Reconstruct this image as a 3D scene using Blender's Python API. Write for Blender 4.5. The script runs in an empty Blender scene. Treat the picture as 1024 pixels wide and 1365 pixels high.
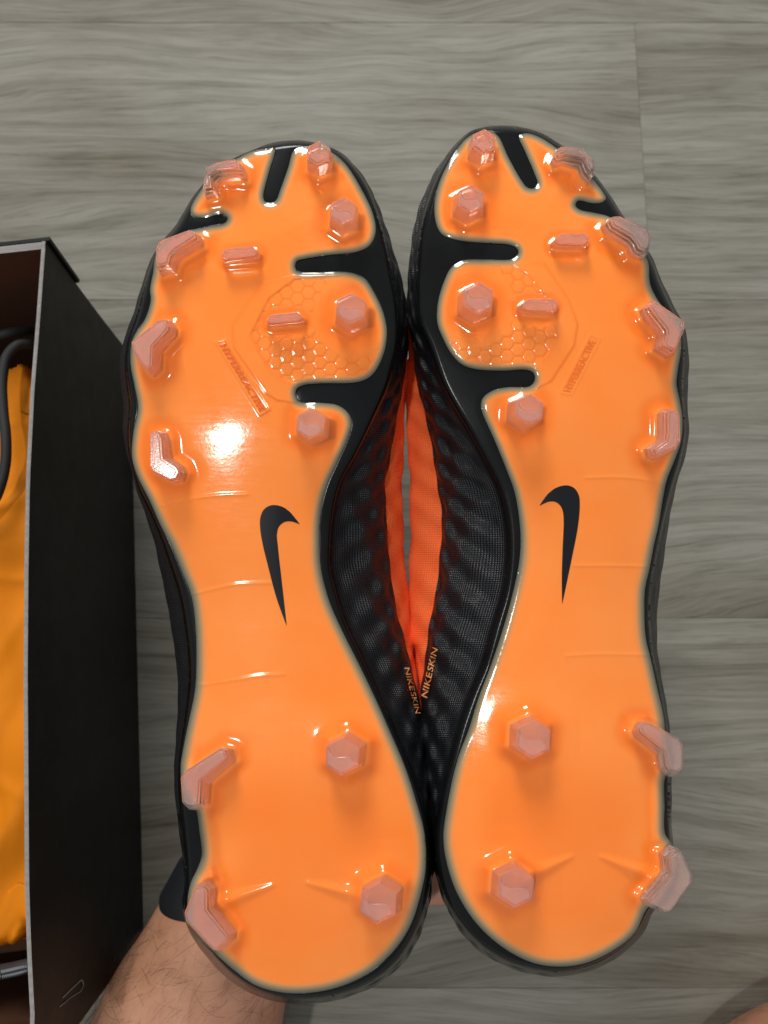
import bpy, bmesh, math, random
import numpy as np
from mathutils import Matrix, Vector

random.seed(7); np.random.seed(7)
scene = bpy.context.scene
col = scene.collection
R = math.radians

# ------------------------------------------------------------------ camera
CAM_H, TILT, FPX, CX, CY = 0.405, R(9.0), 946.0, 512.0, 682.5
CAM = Matrix.Translation((0, 0, CAM_H)) @ Matrix.Rotation(TILT, 4, 'X')
cam_d = bpy.data.cameras.new('camera'); cam = bpy.data.objects.new('camera', cam_d)
col.objects.link(cam); cam.matrix_world = CAM; scene.camera = cam
cam_d.sensor_fit = 'VERTICAL'; cam_d.sensor_height = 34.6; cam_d.sensor_width = 34.6
cam_d.lens = 34.6 * FPX / 1365.0
cam_d.clip_start = 0.01; cam_d.clip_end = 50
cam_d.dof.use_dof = True; cam_d.dof.focus_distance = 0.231
cam_d.dof.aperture_fstop = cam_d.lens / 1.7
# ------------------------------------------------------------------ light
world = bpy.data.worlds.new('World'); scene.world = world; world.use_nodes = True
bg = world.node_tree.nodes['Background']
bg.inputs[0].default_value = (0.93, 0.97, 1.0, 1); bg.inputs[1].default_value = 0.37
def area(name, loc, target, size, power, color, sy=None):
    d = bpy.data.lights.new(name, 'AREA'); d.energy = power; d.color = color; d.size = size
    if sy: d.shape = 'RECTANGLE'; d.size_y = sy
    o = bpy.data.objects.new(name, d); col.objects.link(o); o.location = loc
    o.rotation_euler = (Vector(target) - Vector(loc)).to_track_quat('-Z', 'Y').to_euler()
    return o
area('ceiling_lamp', (-0.60, -0.20, 2.2), (0, 0, 0.1), 0.06, 12, (1.0, 0.97, 0.93), 0.10)
area('room_lamp', (-0.35, 1.80, 1.25), (0, 0.1, 0.1), 0.6, 33, (1.0, 0.98, 0.95))
scene.view_settings.view_transform = 'Standard'; scene.view_settings.look = 'None'
scene.view_settings.exposure = 0.20; scene.view_settings.gamma = 1.0
scene.render.engine = 'CYCLES'
scene.cycles.max_bounces = 10; scene.cycles.transmission_bounces = 8

# ------------------------------------------------------------------ geometry helpers
def cam_pt(x, y, d):
    x = np.asarray(x, float); y = np.asarray(y, float); d = np.asarray(d, float)
    d = d + 0 * x
    return np.stack([(x - CX) / FPX * d, -(y - CY) / FPX * d, -d], -1)
CM = np.array(CAM)
def to_world(p):
    p = np.asarray(p, float)
    return p @ CM[:3, :3].T + CM[:3, 3]
def on_plane(x, y, z):
    d = CM[:3, :3] @ np.array([(x - CX) / FPX, -(y - CY) / FPX, -1.0])
    t = (z - CAM_H) / d[2]
    return np.array([0, 0, CAM_H]) + d * t
def mesh_np(name, verts, faces, smooth=True):
    me = bpy.data.meshes.new(name)
    verts = np.asarray(verts, np.float32)
    if isinstance(faces, np.ndarray):
        n = len(faces); k = faces.shape[1]
        me.vertices.add(len(verts)); me.vertices.foreach_set('co', verts.ravel())
        me.loops.add(n * k); me.loops.foreach_set('vertex_index', faces.astype(np.int32).ravel())
        me.polygons.add(n); me.polygons.foreach_set('loop_start', np.arange(0, n * k, k, dtype=np.int32))
        me.polygons.foreach_set('loop_total', np.full(n, k, np.int32))
        me.update(calc_edges=True); me.validate()
    else:
        me.from_pydata([tuple(map(float, v)) for v in verts], [], faces); me.update()
    if smooth: me.polygons.foreach_set('use_smooth', np.ones(len(me.polygons), bool))
    return me
def link(name, me, mat, parent=None):
    o = bpy.data.objects.new(name, me); col.objects.link(o)
    if mat is not None: me.materials.append(mat)
    if parent is not None: o.parent = parent
    return o
def tag(o, label=None, cat=None, group=None, kind=None):
    for k, v in (('label', label), ('category', cat), ('group', group), ('kind', kind)):
        if v: o[k] = v
    return o
def empty(name, m):
    o = bpy.data.objects.new(name, None); col.objects.link(o); o.matrix_world = m; o.empty_display_size = 0.02
    return o
def child(name, pts_cam, faces, mat, parent, p0, smooth=True):
    """mesh given in camera-aligned coordinates, parented to a thing whose origin is p0"""
    return link(name, mesh_np(name, np.asarray(pts_cam) - np.asarray(p0), faces, smooth), mat, parent)
def sub(name, pts_cam, faces, mat, parent, p0, smooth=False):
    return child(name, pts_cam, faces, mat, parent, p0, smooth)
def bevel_mesh(me, width, seg=2, angle=R(25)):
    bm = bmesh.new(); bm.from_mesh(me)
    es = [e for e in bm.edges if e.is_manifold and e.calc_face_angle(0) > angle]
    if es: bmesh.ops.bevel(bm, geom=es, offset=width, segments=seg, affect='EDGES', profile=0.5, clamp_overlap=True)
    bmesh.ops.recalc_face_normals(bm, faces=bm.faces)
    bm.to_mesh(me); bm.free()
    me.polygons.foreach_set('use_smooth', np.ones(len(me.polygons), bool))
    try: me.set_sharp_from_angle(angle=R(24))
    except Exception: pass
def smoothstep(a, b, x):
    t = np.clip((x - a) / (b - a), 0, 1); return t * t * (3 - 2 * t)
def catmull(P, n=6, closed=True):
    P = np.asarray(P, float); N = len(P); out = []
    rng = range(N) if closed else range(N - 1)
    for i in rng:
        if closed: p0, p1, p2, p3 = P[i - 1], P[i], P[(i + 1) % N], P[(i + 2) % N]
        else: p0, p1, p2, p3 = P[max(i - 1, 0)], P[i], P[i + 1], P[min(i + 2, N - 1)]
        # centripetal parametrisation keeps tight corners free of loops
        t0 = 0; t1 = t0 + max(np.linalg.norm(p1 - p0), 1e-6) ** .5
        t2 = t1 + max(np.linalg.norm(p2 - p1), 1e-6) ** .5; t3 = t2 + max(np.linalg.norm(p3 - p2), 1e-6) ** .5
        if t1 == t0: t0 -= 1e-3
        for k in range(n):
            t = t1 + (t2 - t1) * k / n
            A1 = (t1 - t) / (t1 - t0) * p0 + (t - t0) / (t1 - t0) * p1
            A2 = (t2 - t) / (t2 - t1) * p1 + (t - t1) / (t2 - t1) * p2
            A3 = (t3 - t) / (t3 - t2) * p2 + (t - t2) / (t3 - t2) * p3
            B1 = (t2 - t) / (t2 - t0) * A1 + (t - t0) / (t2 - t0) * A2
            B2 = (t3 - t) / (t3 - t1) * A2 + (t - t1) / (t3 - t1) * A3
            out.append((t2 - t) / (t2 - t1) * B1 + (t - t1) / (t2 - t1) * B2)
    if not closed: out.append(P[-1])
    return np.array(out)
def sdf(X, Y, P):
    """signed distance (negative inside) of points to closed polygon P"""
    sh = X.shape; x = X.ravel().astype(np.float32); y = Y.ravel().astype(np.float32)
    best = np.full(x.shape, 1e12, np.float32); ins = np.zeros(x.shape, bool)
    Q = np.roll(P, -1, axis=0)
    for (ax, ay), (bx, by) in zip(P, Q):
        dx, dy = bx - ax, by - ay; L = dx * dx + dy * dy
        if L < 1e-12: continue
        t = np.clip(((x - ax) * dx + (y - ay) * dy) / L, 0, 1)
        ex = x - ax - t * dx; ey = y - ay - t * dy
        np.minimum(best, ex * ex + ey * ey, out=best)
        if ay != by:
            c = ((ay > y) != (by > y)) & (x < (bx - ax) * (y - ay) / (by - ay) + ax)
            ins ^= c
    d = np.sqrt(best); d[ins] *= -1
    return d.reshape(sh)
def pdist(X, Y, L):
    """distance to an open polyline"""
    best = np.full(X.shape, 1e12)
    for (ax, ay), (bx, by) in zip(L[:-1], L[1:]):
        dx, dy = bx - ax, by - ay
        t = np.clip(((X - ax) * dx + (Y - ay) * dy) / (dx * dx + dy * dy), 0, 1)
        np.minimum(best, (X - ax - t * dx) ** 2 + (Y - ay - t * dy) ** 2, out=best)
    return np.sqrt(best)
class Field:
    """values on a regular px grid with bilinear lookup"""
    def __init__(s, x0, y0, step, V): s.x0, s.y0, s.st, s.V = x0, y0, step, V
    def __call__(s, x, y):
        x = np.asarray(x, float); y = np.asarray(y, float)
        fx = np.clip((x - s.x0) / s.st, 0, s.V.shape[1] - 1.001); fy = np.clip((y - s.y0) / s.st, 0, s.V.shape[0] - 1.001)
        i = fx.astype(int); j = fy.astype(int); u = fx - i; v = fy - j; V = s.V
        return (V[j, i] * (1 - u) * (1 - v) + V[j, i + 1] * u * (1 - v) + V[j + 1, i] * (1 - u) * v + V[j + 1, i + 1] * u * v)
def sdf_field(P, step, pad):
    x0, y0 = P.min(0) - pad; x1, y1 = P.max(0) + pad
    X, Y = np.meshgrid(np.arange(x0, x1 + step, step), np.arange(y0, y1 + step, step))
    return Field(x0, y0, step, sdf(X, Y, P))
def clip_grid(P, step, sd):
    """quad grid covering polygon P whose border vertices are pulled exactly onto the outline"""
    x0, y0 = P.min(0) - 2 * step; x1, y1 = P.max(0) + 2 * step
    xs = np.arange(x0, x1 + step, step); ys = np.arange(y0, y1 + step, step)
    X, Y = np.meshgrid(xs, ys); S = sd(X, Y)
    ok = S < 0.72 * step
    cell = ok[:-1, :-1] & ok[1:, :-1] & ok[:-1, 1:] & ok[1:, 1:]
    near = S > -0.6 * step
    e = 0.5
    for _ in range(2):
        S2 = sd(X, Y); gx = (sd(X + e, Y) - sd(X - e, Y)) / (2 * e); gy = (sd(X, Y + e) - sd(X, Y - e)) / (2 * e)
        g = np.maximum(np.hypot(gx, gy), .3)
        X = np.where(near, X - S2 * gx / g, X); Y = np.where(near, Y - S2 * gy / g, Y)
    idx = np.full(X.shape, -1); used = np.zeros(X.shape, bool)
    for a, b in ((0, 0), (1, 0), (0, 1), (1, 1)):
        used[a:used.shape[0] - 1 + a, b:used.shape[1] - 1 + b] |= cell
    idx[used] = np.arange(used.sum())
    j, i = np.nonzero(cell)
    F = np.stack([idx[j, i], idx[j + 1, i], idx[j + 1, i + 1], idx[j, i + 1]], 1)
    return X[used], Y[used], F

# ------------------------------------------------------------------ material helpers
def srgb(r, g, b):
    f = lambda c: (c / 255 / 12.92) if c / 255 <= .04045 else ((c / 255 + .055) / 1.055) ** 2.4
    return (f(r), f(g), f(b), 1)
class N:
    def __init__(s, name):
        s.m = bpy.data.materials.new(name); s.m.use_nodes = True; s.t = s.m.node_tree
        s.b = s.t.nodes['Principled BSDF']; s.out = s.t.nodes['Material Output']
    def n(s, kind, **kw):
        o = s.t.nodes.new(kind)
        for k, v in kw.items(): setattr(o, k, v)
        return o
    def l(s, a, b): s.t.links.new(a, b)
    def set(s, **kw):
        for k, v in kw.items(): s.b.inputs[k.replace('_', ' ')].default_value = v
        return s
    def coord(s, which='Object', scale=(1, 1, 1), rot=(0, 0, 0), loc=(0, 0, 0)):
        tc = s.n('ShaderNodeTexCoord'); mp = s.n('ShaderNodeMapping')
        mp.inputs['Scale'].default_value = scale; mp.inputs['Rotation'].default_value = rot; mp.inputs['Location'].default_value = loc
        s.l(tc.outputs[which], mp.inputs['Vector']); return mp.outputs['Vector']
    def noise(s, vec, scale, detail=4, rough=.5, dist=0):
        o = s.n('ShaderNodeTexNoise'); o.inputs['Scale'].default_value = scale; o.inputs['Detail'].default_value = detail
        o.inputs['Roughness'].default_value = rough; o.inputs['Distortion'].default_value = dist
        if vec is not None: s.l(vec, o.inputs['Vector'])
        return o.outputs['Fac']
    def ramp(s, fac, stops):
        o = s.n('ShaderNodeValToRGB'); e = o.color_ramp.elements
        while len(e) < len(stops): e.new(.5)
        for k, (p, c) in enumerate(stops): e[k].position = p; e[k].color = c
        s.l(fac, o.inputs['Fac']); return o.outputs['Color']
    def mix(s, fac, a, b, mode='MIX'):
        o = s.n('ShaderNodeMix', data_type='RGBA', blend_type=mode)
        for sock, v in ((o.inputs[0], fac), (o.inputs[6], a), (o.inputs[7], b)):
            if isinstance(v, (int, float, tuple)): sock.default_value = v
            else: s.l(v, sock)
        return o.outputs[2]
    def bump(s, h, strength=.3, dist=.001):
        o = s.n('ShaderNodeBump'); o.inputs['Strength'].default_value = strength; o.inputs['Distance'].default_value = dist
        s.l(h, o.inputs['Height']); s.l(o.outputs['Normal'], s.b.inputs['Normal']); return o
g1 = lambda v: (v, v, v, 1)

# orange moulded plate: smoky clear edge over black, deeper resin around the studs
M = N('orange_plate')
at = M.n('ShaderNodeAttribute', attribute_name='edge'); dp = M.n('ShaderNodeAttribute', attribute_name='deep')
v = M.coord('Object')
cl = M.mix(M.ramp(M.noise(v, 22, 4, .6), [(.3, g1(0)), (.7, g1(1))]), srgb(255, 133, 42), srgb(255, 146, 66))
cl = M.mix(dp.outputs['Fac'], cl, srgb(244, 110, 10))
edgec = M.ramp(at.outputs['Fac'], [(0, srgb(84, 82, 70)), (.24, srgb(132, 124, 98)), (.58, srgb(216, 144, 82)), (1, srgb(255, 140, 50))])
fac = M.ramp(at.outputs['Fac'], [(.5, g1(0)), (1, g1(1))])
M.l(M.mix(fac, edgec, cl), M.b.inputs['Base Color'])
M.set(Roughness=.13, Subsurface_Weight=.22, Subsurface_Radius=(.0022, .0011, .0004), Subsurface_Scale=1.0, Coat_Weight=.0, Coat_Roughness=.05)
sc = M.noise(M.coord('Object', (60, 900, 1), (0, 0, .6)), 1.0, 3, .6)
M.l(M.ramp(M.mix(.5, sc, M.noise(v, 240, 5, .7)), [(.35, g1(.07)), (.65, g1(.15))]), M.b.inputs['Roughness'])
M.bump(M.mix(.5, M.noise(v, 900, 2), M.noise(v, 120, 3)), .05, .0006)
PLATE = M.m
M = N('orange_lettering'); M.set(Base_Color=srgb(240, 112, 36), Roughness=.16); LETTER = M.m
# frosted pink studs
M = N('frosted_stud'); v = M.coord('Object')
M.l(M.mix(M.noise(v, 160, 3), srgb(253, 226, 215), srgb(255, 236, 228)), M.b.inputs['Base Color'])
M.set(Roughness=.14, Transmission_Weight=.84, IOR=1.38)
M.bump(M.noise(v, 1500, 2), .05, .0003)
STUD = M.m
M = N('black_gloss'); v = M.coord('Object')
M.l(M.ramp(M.noise(v, 60, 4), [(.3, g1(.005)), (.7, (.007, .008, .0085, 1))]), M.b.inputs['Base Color'])
M.set(Roughness=.2, Specular_IOR_Level=.16); M.bump(M.noise(v, 700, 2), .03, .0005); GLOSS = M.m
M = N('emblem_black'); M.set(Base_Color=srgb(20, 21, 25), Roughness=.2, Specular_IOR_Level=.3); EMBLEM = M.m
# ribbed synthetic skin of the upper
def skin_mat(name, c1, c2, rough, strength):
    M = N(name); tc = M.n('ShaderNodeTexCoord'); uv = tc.outputs['UV']
    br = M.n('ShaderNodeTexVoronoi', feature='F1'); br.inputs['Scale'].default_value = 1.0; br.inputs['Randomness'].default_value = .12
    M.l(uv, br.inputs['Vector'])
    h = M.ramp(br.outputs['Distance'], [(.12, g1(0)), (.5, g1(1))])
    v = M.coord('Object')
    M.l(M.mix(M.noise(v, 90, 4), c1, c2), M.b.inputs['Base Color'])
    M.set(Roughness=rough, Specular_IOR_Level=.45); M.bump(h, strength, .0006)
    return M.m
UPPER = skin_mat('black_skin', srgb(13, 14, 17), srgb(24, 26, 30), .38, .55)
KNIT = skin_mat('orange_knit', srgb(255, 100, 40), srgb(255, 118, 56), .75, .5)
M = N('print_orange'); M.set(Base_Color=srgb(236, 150, 84), Roughness=.5); PRINT = M.m

# ------------------------------------------------------------------ floor
M = N('grey_oak_laminate')
tc = M.n('ShaderNodeTexCoord'); oi = M.n('ShaderNodeObjectInfo')
off = M.n('ShaderNodeCombineXYZ'); mul = M.n('ShaderNodeMath', operation='MULTIPLY'); mul.inputs[1].default_value = 37
M.l(oi.outputs['Random'], mul.inputs[0]); M.l(mul.outputs[0], off.inputs[0]); M.l(mul.outputs[0], off.inputs[1])
ad = M.n('ShaderNodeVectorMath', operation='ADD'); M.l(tc.outputs['Object'], ad.inputs[0]); M.l(off.outputs[0], ad.inputs[1])
pm = M.n('ShaderNodeMapping'); pm.inputs['Scale'].default_value = (2.6, 7.5, 1); M.l(ad.outputs[0], pm.inputs['Vector'])
wn = M.noise(pm.outputs['Vector'], 1.0, 2.5, .45, .6)
ma = M.n('ShaderNodeMath', operation='MULTIPLY_ADD'); ma.inputs[1].default_value = .08; ma.inputs[2].default_value = -.04; M.l(wn, ma.inputs[0])
cb = M.n('ShaderNodeCombineXYZ'); M.l(ma.outputs[0], cb.inputs[1])
wa_ = M.n('ShaderNodeVectorMath', operation='ADD'); M.l(ad.outputs[0], wa_.inputs[0]); M.l(cb.outputs[0], wa_.inputs[1])
def mp(sc, warp=True):
    o = M.n('ShaderNodeMapping'); o.inputs['Scale'].default_value = sc; M.l((wa_ if warp else ad).outputs[0], o.inputs['Vector']); return o.outputs['Vector']
grain = M.noise(mp((9, 118, 1)), 1.0, 8, .68, .5)
figure = M.noise(mp((3.2, 30, 1)), 1.0, 4, .5, .6)
broad = M.noise(mp((3.5, 9, 1), False), 1.0, 3, .55)
wv = M.n('ShaderNodeTexWave', bands_direction='Y'); wv.inputs['Scale'].default_value = 1.0; wv.inputs['Distortion'].default_value = 2.0
wv.inputs['Detail'].default_value = 3; wv.inputs['Detail Scale'].default_value = .9; M.l(mp((1.5, 22, 1)), wv.inputs['Vector'])
pores = M.ramp(M.noise(mp((30, 900, 1)), 1.0, 3, .6), [(.34, g1(.72)), (.5, g1(1))])
c = M.ramp(grain, [(.30, srgb(112, 109, 103)), (.46, srgb(146, 144, 138)), (.72, srgb(170, 168, 162))])
c = M.mix(.42, c, M.ramp(figure, [(.32, srgb(106, 102, 96)), (.44, srgb(146, 143, 137)), (.62, srgb(168, 166, 160))]))
c = M.mix(.26, c, M.ramp(wv.outputs['Fac'], [(.05, srgb(108, 103, 96)), (.5, srgb(164, 161, 155))]))
c = M.mix(.5, c, M.ramp(broad, [(.3, srgb(122, 114, 106)), (.5, srgb(148, 146, 140)), (.7, srgb(164, 164, 159))]))
fine = M.noise(mp((24, 460, 1)), 1.0, 6, .72, .4)
c = M.mix(.42, c, M.ramp(fine, [(.36, g1(.60)), (.5, g1(.97)), (.7, g1(1.14))]), 'MULTIPLY')
streak = M.noise(mp((5, 36, 1)), 1.0, 4, .5, .8)
c = M.mix(.42, c, M.ramp(streak, [(.30, g1(.62)), (.42, g1(1)), (.75, g1(1.05))]), 'MULTIPLY')
c = M.mix(.5, c, pores, 'MULTIPLY')
tint = M.ramp(oi.outputs['Random'], [(0, (.73, .73, .705, 1)), (1, (.79, .78, .745, 1))])
c = M.mix(1.0, c, tint, 'MULTIPLY')
bc = M.n('ShaderNodeBrightContrast'); bc.inputs['Contrast'].default_value = .26; bc.inputs['Bright'].default_value = .055; M.l(c, bc.inputs['Color'])
M.l(bc.outputs['Color'], M.b.inputs['Base Color']); M.set(Roughness=.6, Specular_IOR_Level=.12)
M.bump(grain, .12, .0006)
WOOD = M.m
M = N('seam_dark'); M.set(Base_Color=g1(.03), Roughness=.9); SEAM = M.m
def boxmesh(name, x0, x1, y0, y1, z0, z1):
    v = [(x, y, z) for z in (z0, z1) for y in (y0, y1) for x in (x0, x1)]
    f = [(0, 2, 3, 1), (4, 5, 7, 6), (0, 1, 5, 4), (1, 3, 7, 5), (3, 2, 6, 7), (2, 0, 4, 6)]
    return mesh_np(name, v, f, False)
floor = link('floor', boxmesh('floor', -1.0, 1.0, -.75, 1.0, -.02, -.0065), SEAM); tag(floor, kind='structure')
ya = on_plane(860, 30, 0)[1]; yb = on_plane(860, 824, 0)[1]; pw = (ya - yb) / 2
xj = on_plane(859, 240, 0)[0]
rows = [(k, yb + k * pw) for k in range(-3, 6)]
joints = {-3: [-.35, .6], -2: [.3], -1: [-.52, .75], 0: [-.62, .62], 1: [xj], 2: [-.42, .66], 3: [.08], 4: [-.55], 5: [.4]}
for k, y0 in rows:
    js = [-1.0] + sorted(joints[k]) + [1.0]
    for a, b in zip(js[:-1], js[1:]):
        cx, cy = (a + b) / 2, y0 + pw / 2; gx = .00006
        me = boxmesh('plank', a - cx + gx, b - cx - gx, -pw / 2 + gx, pw / 2 - gx, -.006, 0)
        bevel_mesh(me, .00018, 1)
        o = link('plank', me, WOOD, floor); o.location = (cx, cy, 0)

# ------------------------------------------------------------------ boots
def depth_of(y):          # sole-surface depth along the lens axis: toe spring, shallow arch, heel
    return np.interp(y, [150, 200, 260, 340, 450, 560, 680, 800, 920, 1040, 1200, 1340],
                     [.2425, .2400, .2372, .2342, .2325, .2322, .2338, .2348, .2335, .2305, .2285, .2282])
_ys = np.arange(100, 1400.0); _ds = depth_of(_ys); _k = np.exp(-(np.arange(-90, 91) / 34.0) ** 2); _k /= _k.sum()
_ds = np.convolve(np.pad(_ds, 90, mode='edge'), _k, mode='valid')
def DEP(y): return np.interp(y, _ys, _ds)

LEFT = dict(
 side=1,
 plate=[(366,198),(358,232),(351,262),(354,269),(361,270.5),(368,267),(374,252),(384,224),(392,200),(406,195),(426,196),(444,204),(462,220),(482,252),(497,284),
        (501,308),(494,326),(478,335),(438,340),(406,345),(396,348),(393.5,355),(397,362),(430,363),(466,363),(486,372),(502,396),(512,420),(516,446),(510,476),(496,500),(478,509),
        (430,511),(406,513),(396,518),(394,525),(399,535),(430,537),(450,540),(464,550),(469,564),(464,584),(450,616),(436,648),(428,680),(426,720),(428,758),
        (439,801),(456,840),(477,882),(500,930),(520,975),(541,1025),(556,1072),(566,1112),(567.5,1156),(562,1188),(548,1232),(528,1264),(496,1294),(456,1314),(416,1323),(376,1323),
        (340,1313),(308,1290),(288,1272),(262,1246),(250,1216),(254,1178),(264,1156),(269,1140),(266,1108),(261,1078),(244,1050),(241,1022),(244,1000),(252,960),(260,920),(262,880),(260,826),(255,794),(243,763),(229,729),
        (215,702),(199,666),(183,634),(176,608),(178,576),(184,544),(179,512),(174,484),(177,452),(194,424),(201,400),(200,386),(204,364),(208,340),(222,322),(246,309),
        (266,305),(282,301),(300,297),(303.5,291),(296,285),(274,290),(258,288),(254,279),(266,256),(290,228),(318,210),(338,201),(356,198)],
 frame=[(366,190),(406,188),(446,199),(470,219),(492,252),(506,292),(516,332),(524,368),(531,408),(533,440),(531.5,462),(525,490),(517,518),(501,555),(475,610),(456,645),(447,684),(443,724),
        (443,758),(450,787),(462,827),(483,872),(509,930),(528,972),(543,1010),(557,1045),(568,1085),(573,1125),(574,1165),(568,1205),(552,1248),(526,1286),(490,1312),(450,1327),(410,1333),
        (370,1330),(335,1318),(305,1297),(284,1275),(262,1248),(247,1212),(248,1176),(246,1140),(242,1100),(238,1060),(238,1020),(242,985),(247,950),(251,915),(251,880),(247,840),(239,794),
        (227,755),(213,715),(199,682),(184,650),(176,620),(171,600),(170,570),(172,540),(168,510),(166,484),(170,455),(182,420),(190,390),(202,350),(218,322),(234,303),(250,276),(270,247),(298,219),(330,203)],
 toe_i=0,
 med_black=[(190,0),(250,2),(300,5),(368,11),(410,11),(440,11),(476,14),(513,18),(552,28),(587,37),(629,53),(684,69),(724,75),(758,78),(793,74),(838,69),(880,60),(919,52),(950,45),(1010,26),(1060,13),(1120,4),(1340,2)],
 med_knit=[(190,-10),(368,0),(440,8),(481,14),(526,23),(592,51),(645,78),(697,90),(740,94),(780,94),(832,82),(888,64),(925,52),(948,43),(980,18),(1010,0),(1340,-16)],
 lat_black=[(190,0),(300,1),(480,6),(552,8),(608,2),(650,2),(690,7),(732,11),(794,19),(840,18),(892,16),(948,10),(988,7),(1022,5),(1100,4),(1150,2),(1340,2)],
 hexes=[(424.5,203.5,17,.0088,1),(457.5,281,19.5,.0088,1),(468,411,22,.0098,1),(414,565,21.5,.0098,1),(456,1009,25.5,.0105,0),(504,1205,27.5,.0105,0)],
 blades=[[(296,337),(302,331),(336,328),(342,333),(342,338),(337,342),(300,345),(296,343)],
         [(356,424),(362,419),(396,416),(402,421),(402,425),(396,428),(361,431),(356,429)]],
 chevrons=[([(269,246),(273,222),(287,215),(313,210),(321,216),(323,229),(312,228),(289,230),(283,235),(285,252),(272,254)],.0075,1),
           ([(206,332),(210,322),(217,317),(253,304.5),(262,310),(263,318),(236,335),(229,343),(226,354),(210,358),(206,350)],.0075,1),
           ([(173,455),(210,425),(221,424),(227,434),(226,441),(206,463),(205,488),(197,495),(188,488),(177,471)],.0075,1),
           ([(198.5,577),(204,574),(213,576),(217,584),(219,610),(237,622),(240,630),(235,639),(226,640),(203,629),(198.5,621)],.0075,1),
           ([(239,1036),(246,1026),(292,996),(302,998),(305,1012),(270,1042),(268,1072),(262,1077),(248,1077),(241,1070)],.0085,0),
           ([(259,1182),(271,1179),(278,1186),(278,1212),(306,1247),(304,1256),(290,1269),(283,1268),(247,1230),(244,1216)],.0085,0)],
 ridges=[([(364,1180),(290,1206)],6,1.2),([(410,1177),(486,1196)],6,1.3),([(272,1078),(278,1120),(280,1165)],8,1.6)],
 arcs=[[(216,674),(262,664),(300,659.5),(330,659)],[(254,793),(285,785),(315,779),(360,777)],[(262,914),(310,907),(345,901),(378,899)]],
 hexin=[(392,372),(358,398),(334,446),(345,470),(358,492),(378,507),(396,511),(480,506),(508,474),(515,446),(500,396),(484,374),(466,366)],
 hexout=[(392,366),(350,376),(310,434),(312,464),(354,524),(370,534),(396,537),(400,524),(396,511),(480,506),(508,474),(515,446),(500,396),(484,374),(466,366)],
 clear=(470,422,52,56), hexfaint=[(360,280),(420,270),(440,330),(380,350)],
 badge=[(288,456),(301,453.5),(360,545),(347,553)], badge_dir=1, letter_gain=1.0,
 swoosh=[(400,699),(386,682),(375,675),(362,673.5),(352,679),(347,691),(347,705),(350,724),(358,757),(369,798),(382.5,835),(378,795),(374,760),(370.5,728),(369.3,712),(372,702),(379,696),(388,695)],
 lean_hex={4: (8, -6), 5: (7, -11)}, lean_chev={4: (10, 2), 5: (10, -5)},
 word=((542.5,890),(557.5,951),6.5), group='pair of football boots held sole up')
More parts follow.
